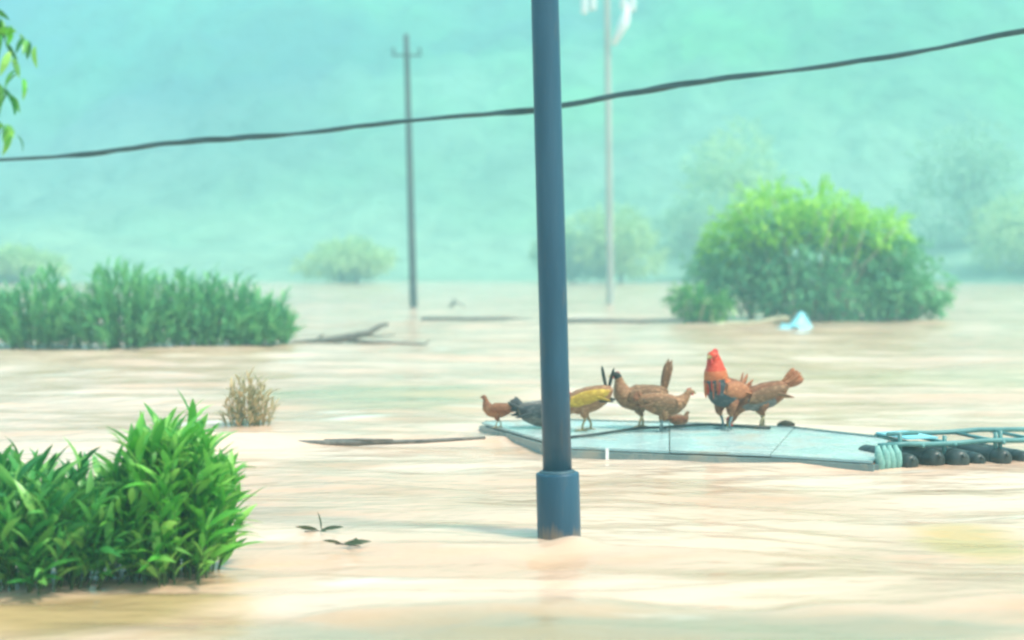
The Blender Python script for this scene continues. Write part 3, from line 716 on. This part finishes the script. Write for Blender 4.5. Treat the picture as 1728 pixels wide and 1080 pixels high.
# ------------------------------------------------------------------ the floating raft
DECK = 0.08
def raft():
    C = [ground(*p, DECK) for p in ((812, 712), (955, 752), (1130, 760), (1300, 766), (1474, 777), (1500, 740), (1340, 722), (1200, 714), (1060, 712), (940, 708))]
    o0 = Vector((sum(c.x for c in C) / len(C), sum(c.y for c in C) / len(C), 0))
    root = empty('floating_raft', o0)
    tag(root, 'pale cyan floating raft of sheet panels with grey edge boards, carrying the chickens', 'raft')
    q = lambda v: (v.x - o0.x, v.y - o0.y)
    front = [C[0], C[1], C[2], C[3], C[4]]; back = [C[0].lerp(C[9], 0.05), C[9], C[8].lerp(C[7], .5), C[6], C[5]]
    # panels between front and back, with open joints
    for i in range(4):
        a, b, c, d = front[i], front[i + 1], back[i + 1], back[i]
        g = 0.005
        a2, b2 = a.lerp(b, g), b.lerp(a, g); c2, d2 = c.lerp(d, g), d.lerp(c, g)
        mb = MB(); mb.prism([q(a2), q(b2), q(c2), q(d2)] if (d - a).length > .05 else [q(a2), q(b2), q(c2)], DECK - 0.018 - 0.004 * (i % 2), DECK - 0.004 * (i % 2)); mb.build('deck_panel', M_sheet, root, False)
    def board(p0, p1, z0, z1, th, mat, name):
        d = (p1 - p0); d.z = 0; nrm = Vector((-d.y, d.x, 0)).normalized() * th / 2
        mb = MB(); mb.prism([q(p0 - nrm), q(p1 - nrm), q(p1 + nrm), q(p0 + nrm)], z0, z1); return mb.build(name, mat, root, False)
    for i in range(4):
        out_ = Vector((0, -0.02, 0))
        board(front[i] + out_, front[i + 1] + out_, -0.10, DECK - 0.028, 0.035, M_sheet_edge, 'edge_board')
    for i in range(4):
        board(back[i] + Vector((0, .02, 0)), back[i + 1] + Vector((0, .02, 0)), -0.10, DECK + 0.004 + 0.002 * i, 0.03, M_sheet_edge, 'edge_board')
    board(front[4] + Vector((0.02, 0, 0)), back[4] + Vector((0.02, 0, 0)), -0.10, DECK - 0.03, 0.03, M_sheet_edge, 'edge_board')
    # white clip on the front edge
    p = C[1].lerp(C[2], 0.40); mb = MB(); mb.box((p.x - o0.x, p.y - o0.y - 0.045, DECK - 0.045), (0.025, 0.012, 0.09)); mb.build('clip', M_white, root, False)
    # dark rope slack along the back of the deck
    pts = [ground(x, y, DECK + 0.016) - o0 for x, y in ((962, 738), (1000, 734), (1040, 728), (1080, 722), (1120, 721), (1160, 718), (1200, 716), (1300, 722))]
    mb = MB(); mb.tube(pts, 0.012, 7); mb.build('rope', M_float, root)
    return root
raft()

def float_frame():
    """pipe frame on a row of dark floats, moored to the raft's right end"""
    a = ground(1478, 794, 0); b = ground(1980, 770, 0)
    root = empty('pipe_frame', a); tag(root, 'teal pipe frame with uprights floating at the right end of the raft', 'frame')
    d = (b - a); L = d.length; u = d.normalized(); nrm = Vector((-u.y, u.x, 0))
    Z = lambda t, off, z: u * t + nrm * off + Vector((0, 0, z))
    for off, z in ((0.0, 0.170), (0.55, 0.178)):
        mb = MB(); mb.tube([Z((0.02 if off == 0 else 0.34) + i * (L - .35) / 10, off, z + 0.006 * math.sin(i * 1.9)) for i in range(11)], 0.019, 9); mb.build('rail', M_pipe, root)
    for t in (0.36, 0.62, 1.02, 1.35, 1.75, 2.15):
        mb = MB(); mb.tube([Z(t, -0.03, 0.160), Z(t, 0.60, 0.165)], 0.014, 8); mb.build('crossbar', M_pipe, root)
    for t, h in ((0.20, 0.245), (0.56, 0.22), (0.98, 0.23), (1.02, 0.24)):
        mb = MB(); mb.tube([Z(t, 0.02, 0.07), Z(t, 0.02, h)], 0.016, 8); mb.build('upright', M_pipe, root)
    mb = MB(); mb.tube([Z(0.10, 0.02, 0.247), Z(0.36, 0.05, 0.243)], 0.013, 8); mb.build('top_bar', M_pipe, root)
    mb = MB(); mb.prism([(Z(0.30, .10, 0).x, Z(0.30, .10, 0).y), (Z(0.56, .10, 0).x, Z(0.56, .10, 0).y), (Z(0.56, .50, 0).x, Z(0.56, .50, 0).y), (Z(0.30, .50, 0).x, Z(0.30, .50, 0).y)], 0.192, 0.204); mb.build('cover_sheet', M_cyan, root, False)
    # sagging green netting bundle at the near corner
    mb = MB(); rg = random.Random(3)
    for i in range(4):
        x = 0.0 + i * 0.045
        mb.tube([Z(x, -0.02, 0.17), Z(x + rg.uniform(-.02, .02), -0.05, 0.12), Z(x + 0.01, -0.045, 0.06), Z(x + .015, -0.03, -0.04)], [0.016, 0.03, 0.034, 0.028], 8)
    mb.build('netting', M_netting, root)
    floats = [0.23, 0.45, 0.62, 0.80, 0.99, 1.17, 1.40, 1.62, 1.85, 2.08]
    labs = ['dark round float next to the green netting, first of the row under the pipe frame', 'dark round float under the cyan cover sheet, second along the pipe frame',
            'large dark float third along the pipe frame, below its thick upright', 'dark float fourth from the raft under the pipe frame',
            'dark float fifth from the raft, beside the double upright', 'dark float sixth from the raft at the right edge of the view']
    first = None
    for i, t in enumerate(floats):
        if t > 1.25: break
        p = a + Z(t, (0, .02, -.02, .03, .0, .02)[min(i, 5)], (0.05, 0.06, 0.055, 0.04, 0.052, 0.045)[min(i, 5)])
        r = (0.064, 0.070, 0.075, 0.055, 0.064, 0.052)[min(i, 5)]
        f = empty('float_drum', p, math.atan2(u.y, u.x))
        tag(f, labs[min(i, 5)], 'float', 'dark floats under the pipe frame')
        mb = MB(); prof = [(-.10, .5), (-.09, .82), (-.06, .98), (-.02, 1), (.2, 1), (.45, 1), (.52, .98), (.55, .82), (.56, .5)]
        mb.tube([(0, y, 0) for y, _ in prof], [r * k for _, k in prof], 20); mb.build('drum', M_float, f)
        for y in (0.02, 0.42):
            mb = MB(); mb.tube([(0, y - .015, 0), (0, y - .008, 0), (0, y + .008, 0), (0, y + .015, 0)], [r * .99, r * 1.05, r * 1.05, r * .99], 20, cap=False); mb.build('rib', M_float, f)
        mb = MB(); mb.tube([(0, -.115, r * .45), (0, -.09, r * .45)], r * .2, 10); mb.build('bung', M_float, f)
float_frame()

# ------------------------------------------------------------------ chickens
def feather(L, W, curve, th=0.004, n=7):
    """a feather blade along +X rising in +Z with a curve"""
    mb = MB(); v, f = [], []
    for i in range(n + 1):
        t = i / n
        wd = W * (0.35 + 0.65 * math.sin(math.pi * min(1, 0.15 + 0.75 * t))) * (1 if t < .85 else (1.02 - t) / .17)
        a = curve * t
        x = L * (math.sin(a) / curve if abs(curve) > 1e-3 else t); z = L * ((1 - math.cos(a)) / curve if abs(curve) > 1e-3 else 0)
        v += [(x, -th / 2, z - wd / 2), (x, th / 2, z - wd / 2), (x, th / 2, z + wd / 2), (x, -th / 2, z + wd / 2)]
    for i in range(n):
        for k in range(4):
            a = i * 4; f.append((a + k, a + (k + 1) % 4, a + 4 + (k + 1) % 4, a + 4 + k))
    f += [(3, 2, 1, 0), (n * 4, n * 4 + 1, n * 4 + 2, n * 4 + 3)]
    mb.add(v, f); return mb

def feather_mat(name, c1, c2, rough=0.6):
    m, n, l, p = new_mat(name)
    tc = n.new('ShaderNodeTexCoord')
    vo = n.new('ShaderNodeTexVoronoi'); vo.inputs['Scale'].default_value = 42
    mp = n.new('ShaderNodeMapping'); mp.inputs['Scale'].default_value = (0.6, 1, 1.1)
    l.new(tc.outputs['Object'], mp.inputs['Vector']); l.new(mp.outputs[0], vo.inputs['Vector'])
    ns = n.new('ShaderNodeTexNoise'); ns.inputs['Scale'].default_value = 12; l.new(tc.outputs['Object'], ns.inputs['Vector'])
    ad = n.new('ShaderNodeMath'); ad.operation = 'ADD'; l.new(vo.outputs['Distance'], ad.inputs[0]); l.new(ns.outputs['Fac'], ad.inputs[1])
    r_ = n.new('ShaderNodeValToRGB'); r_.color_ramp.elements[0].position = .55; r_.color_ramp.elements[1].position = 1.05
    r_.color_ramp.elements[0].color = (*c2, 1); r_.color_ramp.elements[1].color = (*c1, 1)
    l.new(ad.outputs[0], r_.inputs['Fac']); l.new(r_.outputs['Color'], p.inputs['Base Color'])
    b = n.new('ShaderNodeBump'); b.inputs['Strength'].default_value = .6; b.inputs['Distance'].default_value = .006
    l.new(vo.outputs['Distance'], b.inputs['Height']); l.new(b.outputs[0], p.inputs['Normal'])
    p.inputs['Roughness'].default_value = rough; p.inputs['Specular IOR Level'].default_value = .25
    return m

M_comb = noisy('red comb skin', (0.55, 0.04, 0.03), (0.68, 0.07, 0.05), 30, .5)
M_beak = noisy('horn beak', (0.35, 0.25, 0.10), (0.45, 0.33, 0.14), 30, .45)
M_shank = noisy('scaly shank', (0.30, 0.24, 0.12), (0.40, 0.32, 0.16), 60, .6, bump=.4)
M_shank_grey = noisy('slate shank', (0.12, 0.20, 0.21), (0.20, 0.28, 0.28), 60, .6, bump=.4)
M_eye = noisy('eye', (0.01, 0.008, 0.006), (0.015, 0.01, 0.008), 10, .2)
FM = {
 'brown': feather_mat('brown feather', (0.22, 0.085, 0.04), (0.40, 0.18, 0.085)),
 'tan': feather_mat('tan feather', (0.29, 0.135, 0.065), (0.50, 0.27, 0.14)),
 'dark': feather_mat('blackish feather', (0.03, 0.03, 0.026), (0.085, 0.08, 0.065)),
 'grey': feather_mat('grey feather', (0.15, 0.135, 0.12), (0.30, 0.27, 0.235)),
 'slate': feather_mat('slate feather', (0.055, 0.065, 0.07), (0.13, 0.145, 0.145)),
 'gold': feather_mat('golden feather', (0.46, 0.28, 0.04), (0.70, 0.48, 0.07)),
 'orange': feather_mat('orange feather', (0.55, 0.14, 0.05), (0.72, 0.27, 0.10)),
 'rust': feather_mat('rust feather', (0.40, 0.15, 0.07), (0.60, 0.27, 0.13)),
 'red': feather_mat('red feather', (0.62, 0.06, 0.03), (0.74, 0.11, 0.06)),
 'olive': feather_mat('olive brown feather', (0.20, 0.10, 0.05), (0.38, 0.21, 0.11)),
}

def catmull(K, n_sub=4):
    K = np.array(K, dtype=float); outp = []
    for i in range(len(K) - 1):
        p0, p1, p2, p3 = K[max(i - 1, 0)], K[i], K[i + 1], K[min(i + 2, len(K) - 1)]
        for s in range(n_sub):
            t = s / n_sub
            outp.append(0.5 * (2 * p1 + (p2 - p0) * t + (2 * p0 - 5 * p1 + 4 * p2 - p3) * t * t + (3 * p1 - p0 - 3 * p2 + p3) * t ** 3))
    outp.append(K[-1]); return np.array(outp)

# poses: rings (x, z, half width, half height) from rump to beak tip, facing +X, and the index where neck and head begin
POSES = {
 'stand': ([(-.215, .315, .012, .02), (-.17, .30, .05, .062), (-.09, .272, .086, .098), (0, .255, .10, .112), (.08, .262, .09, .105), (.13, .295, .066, .082),
            (.152, .345, .045, .056), (.162, .39, .031, .038), (.170, .425, .027, .031), (.187, .449, .027, .029), (.208, .449, .020, .021), (.226, .443, .010, .011), (.246, .436, .0025, .003)], 5, 8),
 'tall': ([(-.19, .30, .012, .02), (-.15, .30, .05, .065), (-.08, .29, .085, .10), (0, .285, .098, .118), (.06, .315, .092, .11), (.095, .37, .073, .088),
            (.108, .43, .056, .066), (.115, .49, .043, .050), (.122, .535, .034, .038), (.140, .565, .030, .032), (.163, .566, .022, .023), (.182, .560, .011, .012), (.205, .552, .0025, .003)], 5, 8),
 'peck': ([(-.20, .36, .012, .02), (-.16, .335, .05, .06), (-.09, .29, .086, .096), (0, .25, .10, .108), (.08, .225, .088, .096), (.135, .195, .062, .068),
            (.175, .155, .042, .046), (.20, .115, .031, .034), (.212, .085, .027, .029), (.228, .062, .025, .026), (.243, .045, .018, .018), (.25, .028, .009, .010), (.254, .010, .0025, .003)], 5, 8),
 'look': ([(-.215, .30, .012, .02), (-.17, .295, .05, .06), (-.09, .272, .086, .096), (0, .25, .10, .108), (.085, .248, .088, .100), (.145, .268, .062, .074),
            (.185, .30, .043, .050), (.21, .33, .031, .035), (.222, .352, .027, .029), (.242, .368, .026, .027), (.262, .366, .019, .020), (.279, .358, .010, .010), (.298, .348, .0025, .003)], 5, 8),
 'crouch': ([(-.19, .16, .012, .02), (-.15, .15, .05, .06), (-.09, .125, .088, .092), (0, .11, .105, .105), (.085, .11, .09, .098), (.13, .135, .062, .072),
            (.152, .175, .043, .05), (.16, .205, .031, .035), (.168, .225, .027, .029), (.185, .24, .026, .027), (.205, .238, .019, .02), (.222, .232, .01, .01), (.24, .225, .0025, .003)], 5, 8),
}

def chicken(label, px, py, yaw, scale, pose, body, breast, neck, head, wingc, tailc, tail_n=6, tail_len=.16, tail_ang=55, tail_curve=.5, tail_w=.035, comb=1.0, shank=None, name='hen', cat='chicken', cape=False, spread=1.0):
    p = ground(px, py, DECK)
    root = empty(name, (p.x, p.y, DECK + 0.002), yaw); root.scale = (scale * 1.03, scale * 1.08, scale * .93)
    tag(root, label, cat, 'chickens stranded on the raft')
    K, n_neck, n_head = POSES[pose]
    if cape: K = [(x, z, a * (1.32 if 6 <= i <= 10 else 1), b * (1.32 if 6 <= i <= 10 else 1)) for i, (x, z, a, b) in enumerate(K)]
    sub = 4; ring = catmull(K, sub); NS = 18
    mats = [FM[body], FM[breast], FM[neck], FM[head] if head in FM else M_comb, M_beak, shank or M_shank, M_eye]
    mb = MB(); V = []
    for i, (x, z, ry, rz) in enumerate(ring):
        a, b = ring[max(i - 1, 0)], ring[min(i + 1, len(ring) - 1)]
        t = np.array([b[0] - a[0], b[1] - a[1]]); t /= np.linalg.norm(t); nx, nz = -t[1], t[0]
        for k in range(NS):
            c, s = math.cos(2 * math.pi * k / NS), math.sin(2 * math.pi * k / NS)
            ruff = 1 + (0.025 * math.sin(7 * k + i * 1.7) if i < n_head * sub else 0)
            V.append((x + nx * s * rz * ruff, c * ry * ruff, z + nz * s * rz * ruff))
    Fc, Mi = [], []
    for i in range(len(ring) - 1):
        for k in range(NS):
            Fc.append((i * NS + k, i * NS + (k + 1) % NS, (i + 1) * NS + (k + 1) % NS, (i + 1) * NS + k))
            low = math.sin(2 * math.pi * (k + .5) / NS) < -0.15
            g = i / sub
            if g >= n_head + 2.4: mi = 4
            elif g >= (n_head - 1.6 if cape else n_head): mi = 3
            elif g >= n_neck - (0.6 if not low else -0.4): mi = 2
            elif low and g > 2.2 or (g > 3.6 and math.sin(2 * math.pi * (k + .5) / NS) < .25): mi = 1
            else: mi = 0
            Mi.append(mi)
    mb.v = V; mb.f = Fc; mb.m = Mi
    mb.add([V[k] for k in range(NS)], [tuple(range(NS))], 0)
    # thighs, shanks and toes
    for s in ((-1, 1) if pose != 'crouch' else ()):
        hx, hy = -.005, s * .048
        fx = hx + (.018 if s > 0 else -.03)
        mb.tube([(hx - .01, hy * .9, .23), (hx + .005, hy, .175), (hx + .012, hy, .13), (hx - .004, hy, .105)], [.052, .040, .024, .012], 10, 0)
        mb.tube([(hx - .004, hy, .112), (fx, hy, .055), (fx + .004, hy, .012)], [.0105, .0085, .0095], 8, 5)
        for a in (-.5, 0, .5):
            mb.tube([(fx, hy, .010), (fx + .035 * math.cos(a), hy + .035 * math.sin(a), .009), (fx + .065 * math.cos(a), hy + .065 * math.sin(a), .003)], [.008, .0065, .003], 6, 5)
        mb.tube([(fx, hy, .010), (fx - .035, hy - .004, .003)], [.007, .003], 6, 5)
    hx, hz = K[9][0], K[9][1]
    for s in (-1, 1):
        e = Vector((hx + .006, s * K[9][2] * .93, hz + .006))
        mb.tube([e - Vector((0, s * .003, 0)), e + Vector((0, s * .002, 0))], [.0062, .004], 8, 6)
    mb.build('body', mats, root)
    # wings
    bz = K[3][1] ; slope = (K[4][1] - K[2][1]) / (K[4][0] - K[2][0])
    for s in (-1, 1):
        wv, wf, n, m = [], [], 10, 8
        for i in range(n + 1):
            t = i / n; x = .105 - .29 * t; h = .062 * (math.sin(math.pi * min(1, .18 + .74 * t)) ** .8) + .004
            zc = bz + .028 + slope * x * .8 - .012 * t; y = s * (.082 + .02 * math.sin(math.pi * t) - .030 * t)
            for k in range(m):
                a = 2 * math.pi * k / m
                wv.append((x - .012 * math.sin(a), y + s * .017 * math.cos(a), zc + h * math.sin(a)))
        for i in range(n):
            for k in range(m):
                wf.append((i * m + k, i * m + (k + 1) % m, (i + 1) * m + (k + 1) % m, (i + 1) * m + k))
        wf += [tuple(range(m)), tuple(n * m + k for k in range(m))]
        wb = MB(); wb.add(wv, wf); wg = wb.build('wing', FM[wingc], root)
        for j in range(4):                                  # flight feathers showing past the folded wing
            fm = feather(.13, .022, -.25); fo = fm.build('flight_feather', FM[tailc if j > 1 else wingc], wg)
            fo.location = (-.07 - .01 * j, s * (.085 - .006 * j), bz + .02 - .014 * j + slope * -.07)
            fo.rotation_euler = (0, math.pi * 0 + R(8 - 5 * j), math.pi - s * R(6))
    # tail
    rg = random.Random(int(px * 7 + py))
    tb = Vector((K[0][0] + .028, 0, K[0][1]))
    for j in range(tail_n):
        f = j / max(1, tail_n - 1)
        fm = feather(tail_len * (1 - .25 * abs(f - .45)) * rg.uniform(.92, 1.06), tail_w, tail_curve * rg.uniform(.6, 1.2))
        fo = fm.build('tail_feather', FM[tailc if j % 2 else tailc], root)
        fo.location = tb + Vector((0.015 * f, rg.uniform(-.012, .012), -.02 + .03 * f))
        fo.rotation_euler = (rg.uniform(-.35, .35), -R(tail_ang + (-20 + 40 * f) * spread), math.pi + rg.uniform(-.22, .22) * spread)
    # comb and wattles
    if comb > 0:
        c = comb; cb = MB(); up = 1
        d = np.array([K[10][0] - K[8][0], K[10][1] - K[8][1]]); d /= np.linalg.norm(d); nn = np.array([-d[1], d[0]])
        prof = [(-.030, 0), (-.030, .020), (-.021, .012), (-.014, .030), (-.006, .016), (.002, .032), (.009, .015), (.016, .024), (.024, .008), (.026, 0)]
        base = np.array([hx, hz]) + nn * K[9][3] * .72
        pts = [base + d * a * c ** .5 + nn * b * c for a, b in prof]
        nP = len(pts)
        cb.add([(q[0], -.004, q[1]) for q in pts] + [(q[0], .004, q[1]) for q in pts],
               [tuple(range(nP)), tuple(range(2 * nP - 1, nP - 1, -1))] + [(i, nP + i, nP + (i + 1) % nP, (i + 1) % nP) for i in range(nP)])
        cb.build('comb', M_comb, root, False)
        for s in (-1, 1):
            q = np.array([hx, hz]) + d * .014 - nn * K[9][3] * .7
            wt = MB(); wt.tube([(q[0], s * .009, q[1] + .006), (q[0] + .002, s * .012, q[1] - .012 * c), (q[0], s * .012, q[1] - .028 * c), (q[0] - .002, s * .012, q[1] - .036 * c)], [.005, .009 * c ** .5, .010 * c ** .5, .003], 8)
            wt.build('wattle', M_comb, root)
    if cape:
        # long pointed hackles over neck and shoulders
        pn = ring[int(5.6 * sub)]
        for j in range(40):
            a = 2 * math.pi * j * 0.381966
            g = ring[int((7.7 - .55 * (j % 5)) * sub)]
            fm = feather(.125 + .03 * (j % 2), .020, -.35); fo = fm.build('hackle_feather', FM[('red', 'orange', 'red', 'orange')[j % 4]], root)
            fo.location = (g[0] + g[3] * .75 * math.cos(a), g[2] * .8 * math.sin(a), g[1])
            fo.rotation_euler = (0, R(82 - 5 * math.cos(a)), a)
    return root

PI = math.pi
chicken('small brown pullet with its head up at the far left end of the raft', 840, 722, PI - .15, .60, 'stand', 'brown', 'tan', 'brown', 'brown', 'brown', 'brown', 5, .12, 35, .3, comb=.4)
chicken('grey hen half hidden behind the steel post', 918, 722, .2, 1.12, 'crouch', 'grey', 'grey', 'slate', 'grey', 'slate', 'slate', 6, .12, 25, .2, comb=.8)
chicken('golden yellow hen with two upright blackish tail feathers, bending beside the steel post', 988, 727, PI - .2, 1.04, 'peck', 'tan', 'tan', 'gold', 'gold', 'gold', 'dark', 2, .21, 92, -.1, .026, comb=.8, spread=.6)
chicken('brown hen with a tall narrow upright tail in the middle of the flock', 1080, 722, PI + .12, 1.04, 'stand', 'olive', 'tan', 'tan', 'dark', 'olive', 'olive', 4, .31, 82, -.15, .045, comb=.5, spread=.16)
chicken('reddish tan hen facing right with its head stretched out, one bird left of the rooster', 1118, 728, .2, .92, 'look', 'tan', 'olive', 'tan', 'tan', 'olive', 'brown', 5, .10, 30, .3, comb=.6, shank=M_shank_grey)
chicken('small brown chick crouching on the raft between the rooster and the tan hen', 1145, 719, .5, .48, 'crouch', 'olive', 'tan', 'olive', 'olive', 'brown', 'brown', 3, .08, 25, .2, comb=0, name='chick')
chicken('rooster with red head, orange neck hackles and slate breast, the tallest bird', 1224, 725, PI + .75, 1.14, 'tall', 'brown', 'slate', 'orange', 'red', 'rust', 'rust', 5, .16, 30, .5, .03, comb=1.35, shank=M_shank_grey, name='rooster', cape=True)
chicken('brown hen with an orange rust tail right behind the rooster', 1284, 722, PI + .1, 1.08, 'peck', 'brown', 'grey', 'brown', 'brown', 'olive', 'rust', 7, .17, 26, .35, .045, comb=.7)

# small dark clod lying at the back of the deck
def clod(px, py, s, label):
    p = ground(px, py, DECK); mb = MB(); rg = random.Random(9)
    pts = [(-s, 0, s * .16), (-s * .5, 0, s * .3), (0, 0, s * .36), (s * .5, 0, s * .30), (s, 0, s * .12)]
    mb.tube(pts, [s * .12, s * .3, s * .36, s * .28, s * .08], 9)
    mb.v = [(x + rg.uniform(-.1, .1) * s, y + rg.uniform(-.1, .1) * s, max(0, z + rg.uniform(-.08, .08) * s)) for x, y, z in mb.v]
    o = mb.build('clod', M_clod); o.location = (p.x, p.y, DECK); tag(o, label, 'clod')
clod(1326, 719, .075, 'dark clod lying on the raft under the rust coloured tail')

# ------------------------------------------------------------------ floating debris
def twig_piece(name, label, px, py, spec, mat, leafm=None, cat='driftwood', z=0.0, group=None):
    """spec: list of polylines in photo pixels relative to (px,py), with radius in metres"""
    g = ground(px, py); S = F / g.y
    root = empty(name, (g.x, g.y, z)); tag(root, label, cat, group)
    for pts, r in spec:
        q = [Vector((x / S, dy, -y / S)) for x, y, dy in pts]
        mb = MB(); mb.tube(q, [r * (1 - .6 * i / (len(q) - 1)) for i in range(len(q))], 8); mb.build('branch', mat, root)
    return root

twig_piece('drift_branch', 'forked grey driftwood branch floating by the right end of the far plant row', 580, 580,
  [([(-90, 4, .1), (-40, -2, 0), (0, -10, -.1), (40, -18, 0), (62, -30, .1), (72, -32, .2)], .085),
   ([(-10, -8, 0), (40, -4, -.2), (90, -3, -.3), (140, 0, -.3), (146, -9, -.3)], .04),
   ([(-50, 0, 0), (-40, -12, .1), (-34, -16, .1)], .03), ([(-95, 3, 0), (-60, 1, .2), (10, 2, .3)], .06), ([(30, -14, 0), (60, -12, .1), (85, -14, .2)], .025)], M_drift)
twig_piece('drift_twig', 'tiny forked twig poking out of the water right of the thin dark pole', 765, 518,
  [([(-8, 6, 0), (-2, -6, 0), (4, -16, .1)], .06), ([(-2, -4, 0), (8, -8, .1), (22, 2, .2)], .04)], M_drift)
r_ = twig_piece('leafy_debris', 'small leafy sprig with one upright leaf floating in front of the near shrub', 542, 915,
  [([(-28, 1, 0), (-5, 0, .02), (14, 2, 0), (24, 4, 0)], .006)], M_drift, cat='debris')
r2_ = twig_piece('leafy_debris', 'flat dark leafy scrap floating just right of the upright sprig', 588, 936,
  [([(-22, -4, 0), (0, 0, .02), (20, 1, 0)], .006)], M_drift, cat='debris')
r_.location.z += .055; r2_.location.z += .045
for root, items in ((r_, [((0, 0, .012), (-.25, .1, 1), .075), ((-.02, 0, .01), (-1, .2, .05), .10), ((.01, 0, .012), (1, -.1, .12), .09), ((0, -.01, .008), (.5, -1, .1), .08), ((-.03, 0, .01), (-.6, -.7, .15), .08)]),
                    (r2_, [((-.02, 0, .010), (1, .1, .05), .11), ((-.04, 0, .012), (-.8, -.5, .2), .08), ((.0, 0, .012), (.8, -.7, .08), .09), ((.01, .02, .01), (.3, 1, .1), .07)])):
    me = np_mesh('leaf', *SHAPES_LONG[0], leaf_mat('drab leaf', (0.06, .085, .04), (.09, .12, .055), (.12, .15, .07), .6, .15))
    for loc, d, s in items:
        lf = link('leaf', me, root)
        q = Matrix(frames(np.array([list(d)], dtype=float), np.array([1.0]))[0].tolist()).to_4x4(); q.translation = Vector(loc)
        lf.matrix_local = q @ Matrix.Scale(s * 1.25, 4)

twig_piece('drift_pole', 'long thin grey green pole awash between the withered shrub and the raft', 605, 753,
  [([(-205, 6, 0), (-100, 5, .05), (0, 3, 0), (110, -1, -.05), (215, -6, 0)], .030), ([(-60, 3, .1), (0, -2, 0), (60, -5, -.1)], .018)], M_drift, cat='pole', z=.04)
twig_piece('drift_pole', 'long bleached pole awash on the far water left of the bamboo clump', 1030, 549,
  [([(-110, 2, 0), (-30, 0, .1), (50, 1, 0), (125, -2, -.1)], .075)], M_drift, cat='pole', z=.10)
twig_piece('drift_pole', 'thin pole awash on the far water just left of the steel post', 800, 546,
  [([(-90, 1, 0), (-20, 0, .1), (60, -1, 0), (95, 1, 0)], .06)], M_drift, cat='pole', z=.10)

# bamboo pole and cyan plastic sheet adrift before the bamboo clump
pa, pb = ground(1205, 553), ground(1330, 549)
mb = MB(); d_ = pb - pa
mb.tube([d_ * t + Vector((0, 0, .05 + .10 * t + .02 * math.sin(t * 9))) for t in [k / 12 for k in range(13)]], [.05 - .004 * (k % 3) for k in range(13)], 9)
o = mb.build('bamboo_pole', M_bamboo); o.location = pa; tag(o, 'long pale bamboo pole floating in front of the bamboo clump', 'pole')

def tarp():
    g = ground(1342, 556); S = F / g.y
    n = 14; V, Q = [], []
    for i in range(n + 1):
        for j in range(n + 1):
            u, v = i / n - .5, j / n - .5
            x = u * 62 / S * (1 - .35 * abs(v)) + v * .18; y = v * .8
            z = .10 + .22 * math.exp(-((u - .15) / .28) ** 2 - (v / .35) ** 2) + .06 * math.sin(9 * u + 4 * v) * math.cos(7 * v) + .03 * math.sin(17 * u * v + 3 * u)
            V.append((x, y, max(-.04, z - .35 * max(abs(u), abs(v)) ** 2)))
    for i in range(n):
        for j in range(n):
            a = i * (n + 1) + j; Q.append((a, a + n + 1, a + n + 2, a + 1))
    me = np_mesh('plastic_sheet', V, Q, M_cyan)
    o = link('plastic_sheet', me); o.location = g
    mo = o.modifiers.new('thickness', 'SOLIDIFY'); mo.thickness = .012
    tag(o, 'crumpled cyan plastic sheet floating at the end of the bamboo pole', 'plastic sheet')
tarp()

# withered shrub behind the bright green shrub
gw = ground(420, 724)
shrub('withered_shrub', 'withered yellow brown shrub poking from the water behind the bright green shrub', 'shrub', (gw.x, gw.y, 0), (.23), .17, .42, 40, 16, .10, M_leaf_dry, 60, None, 88, upright=.6, stem_r=.005)
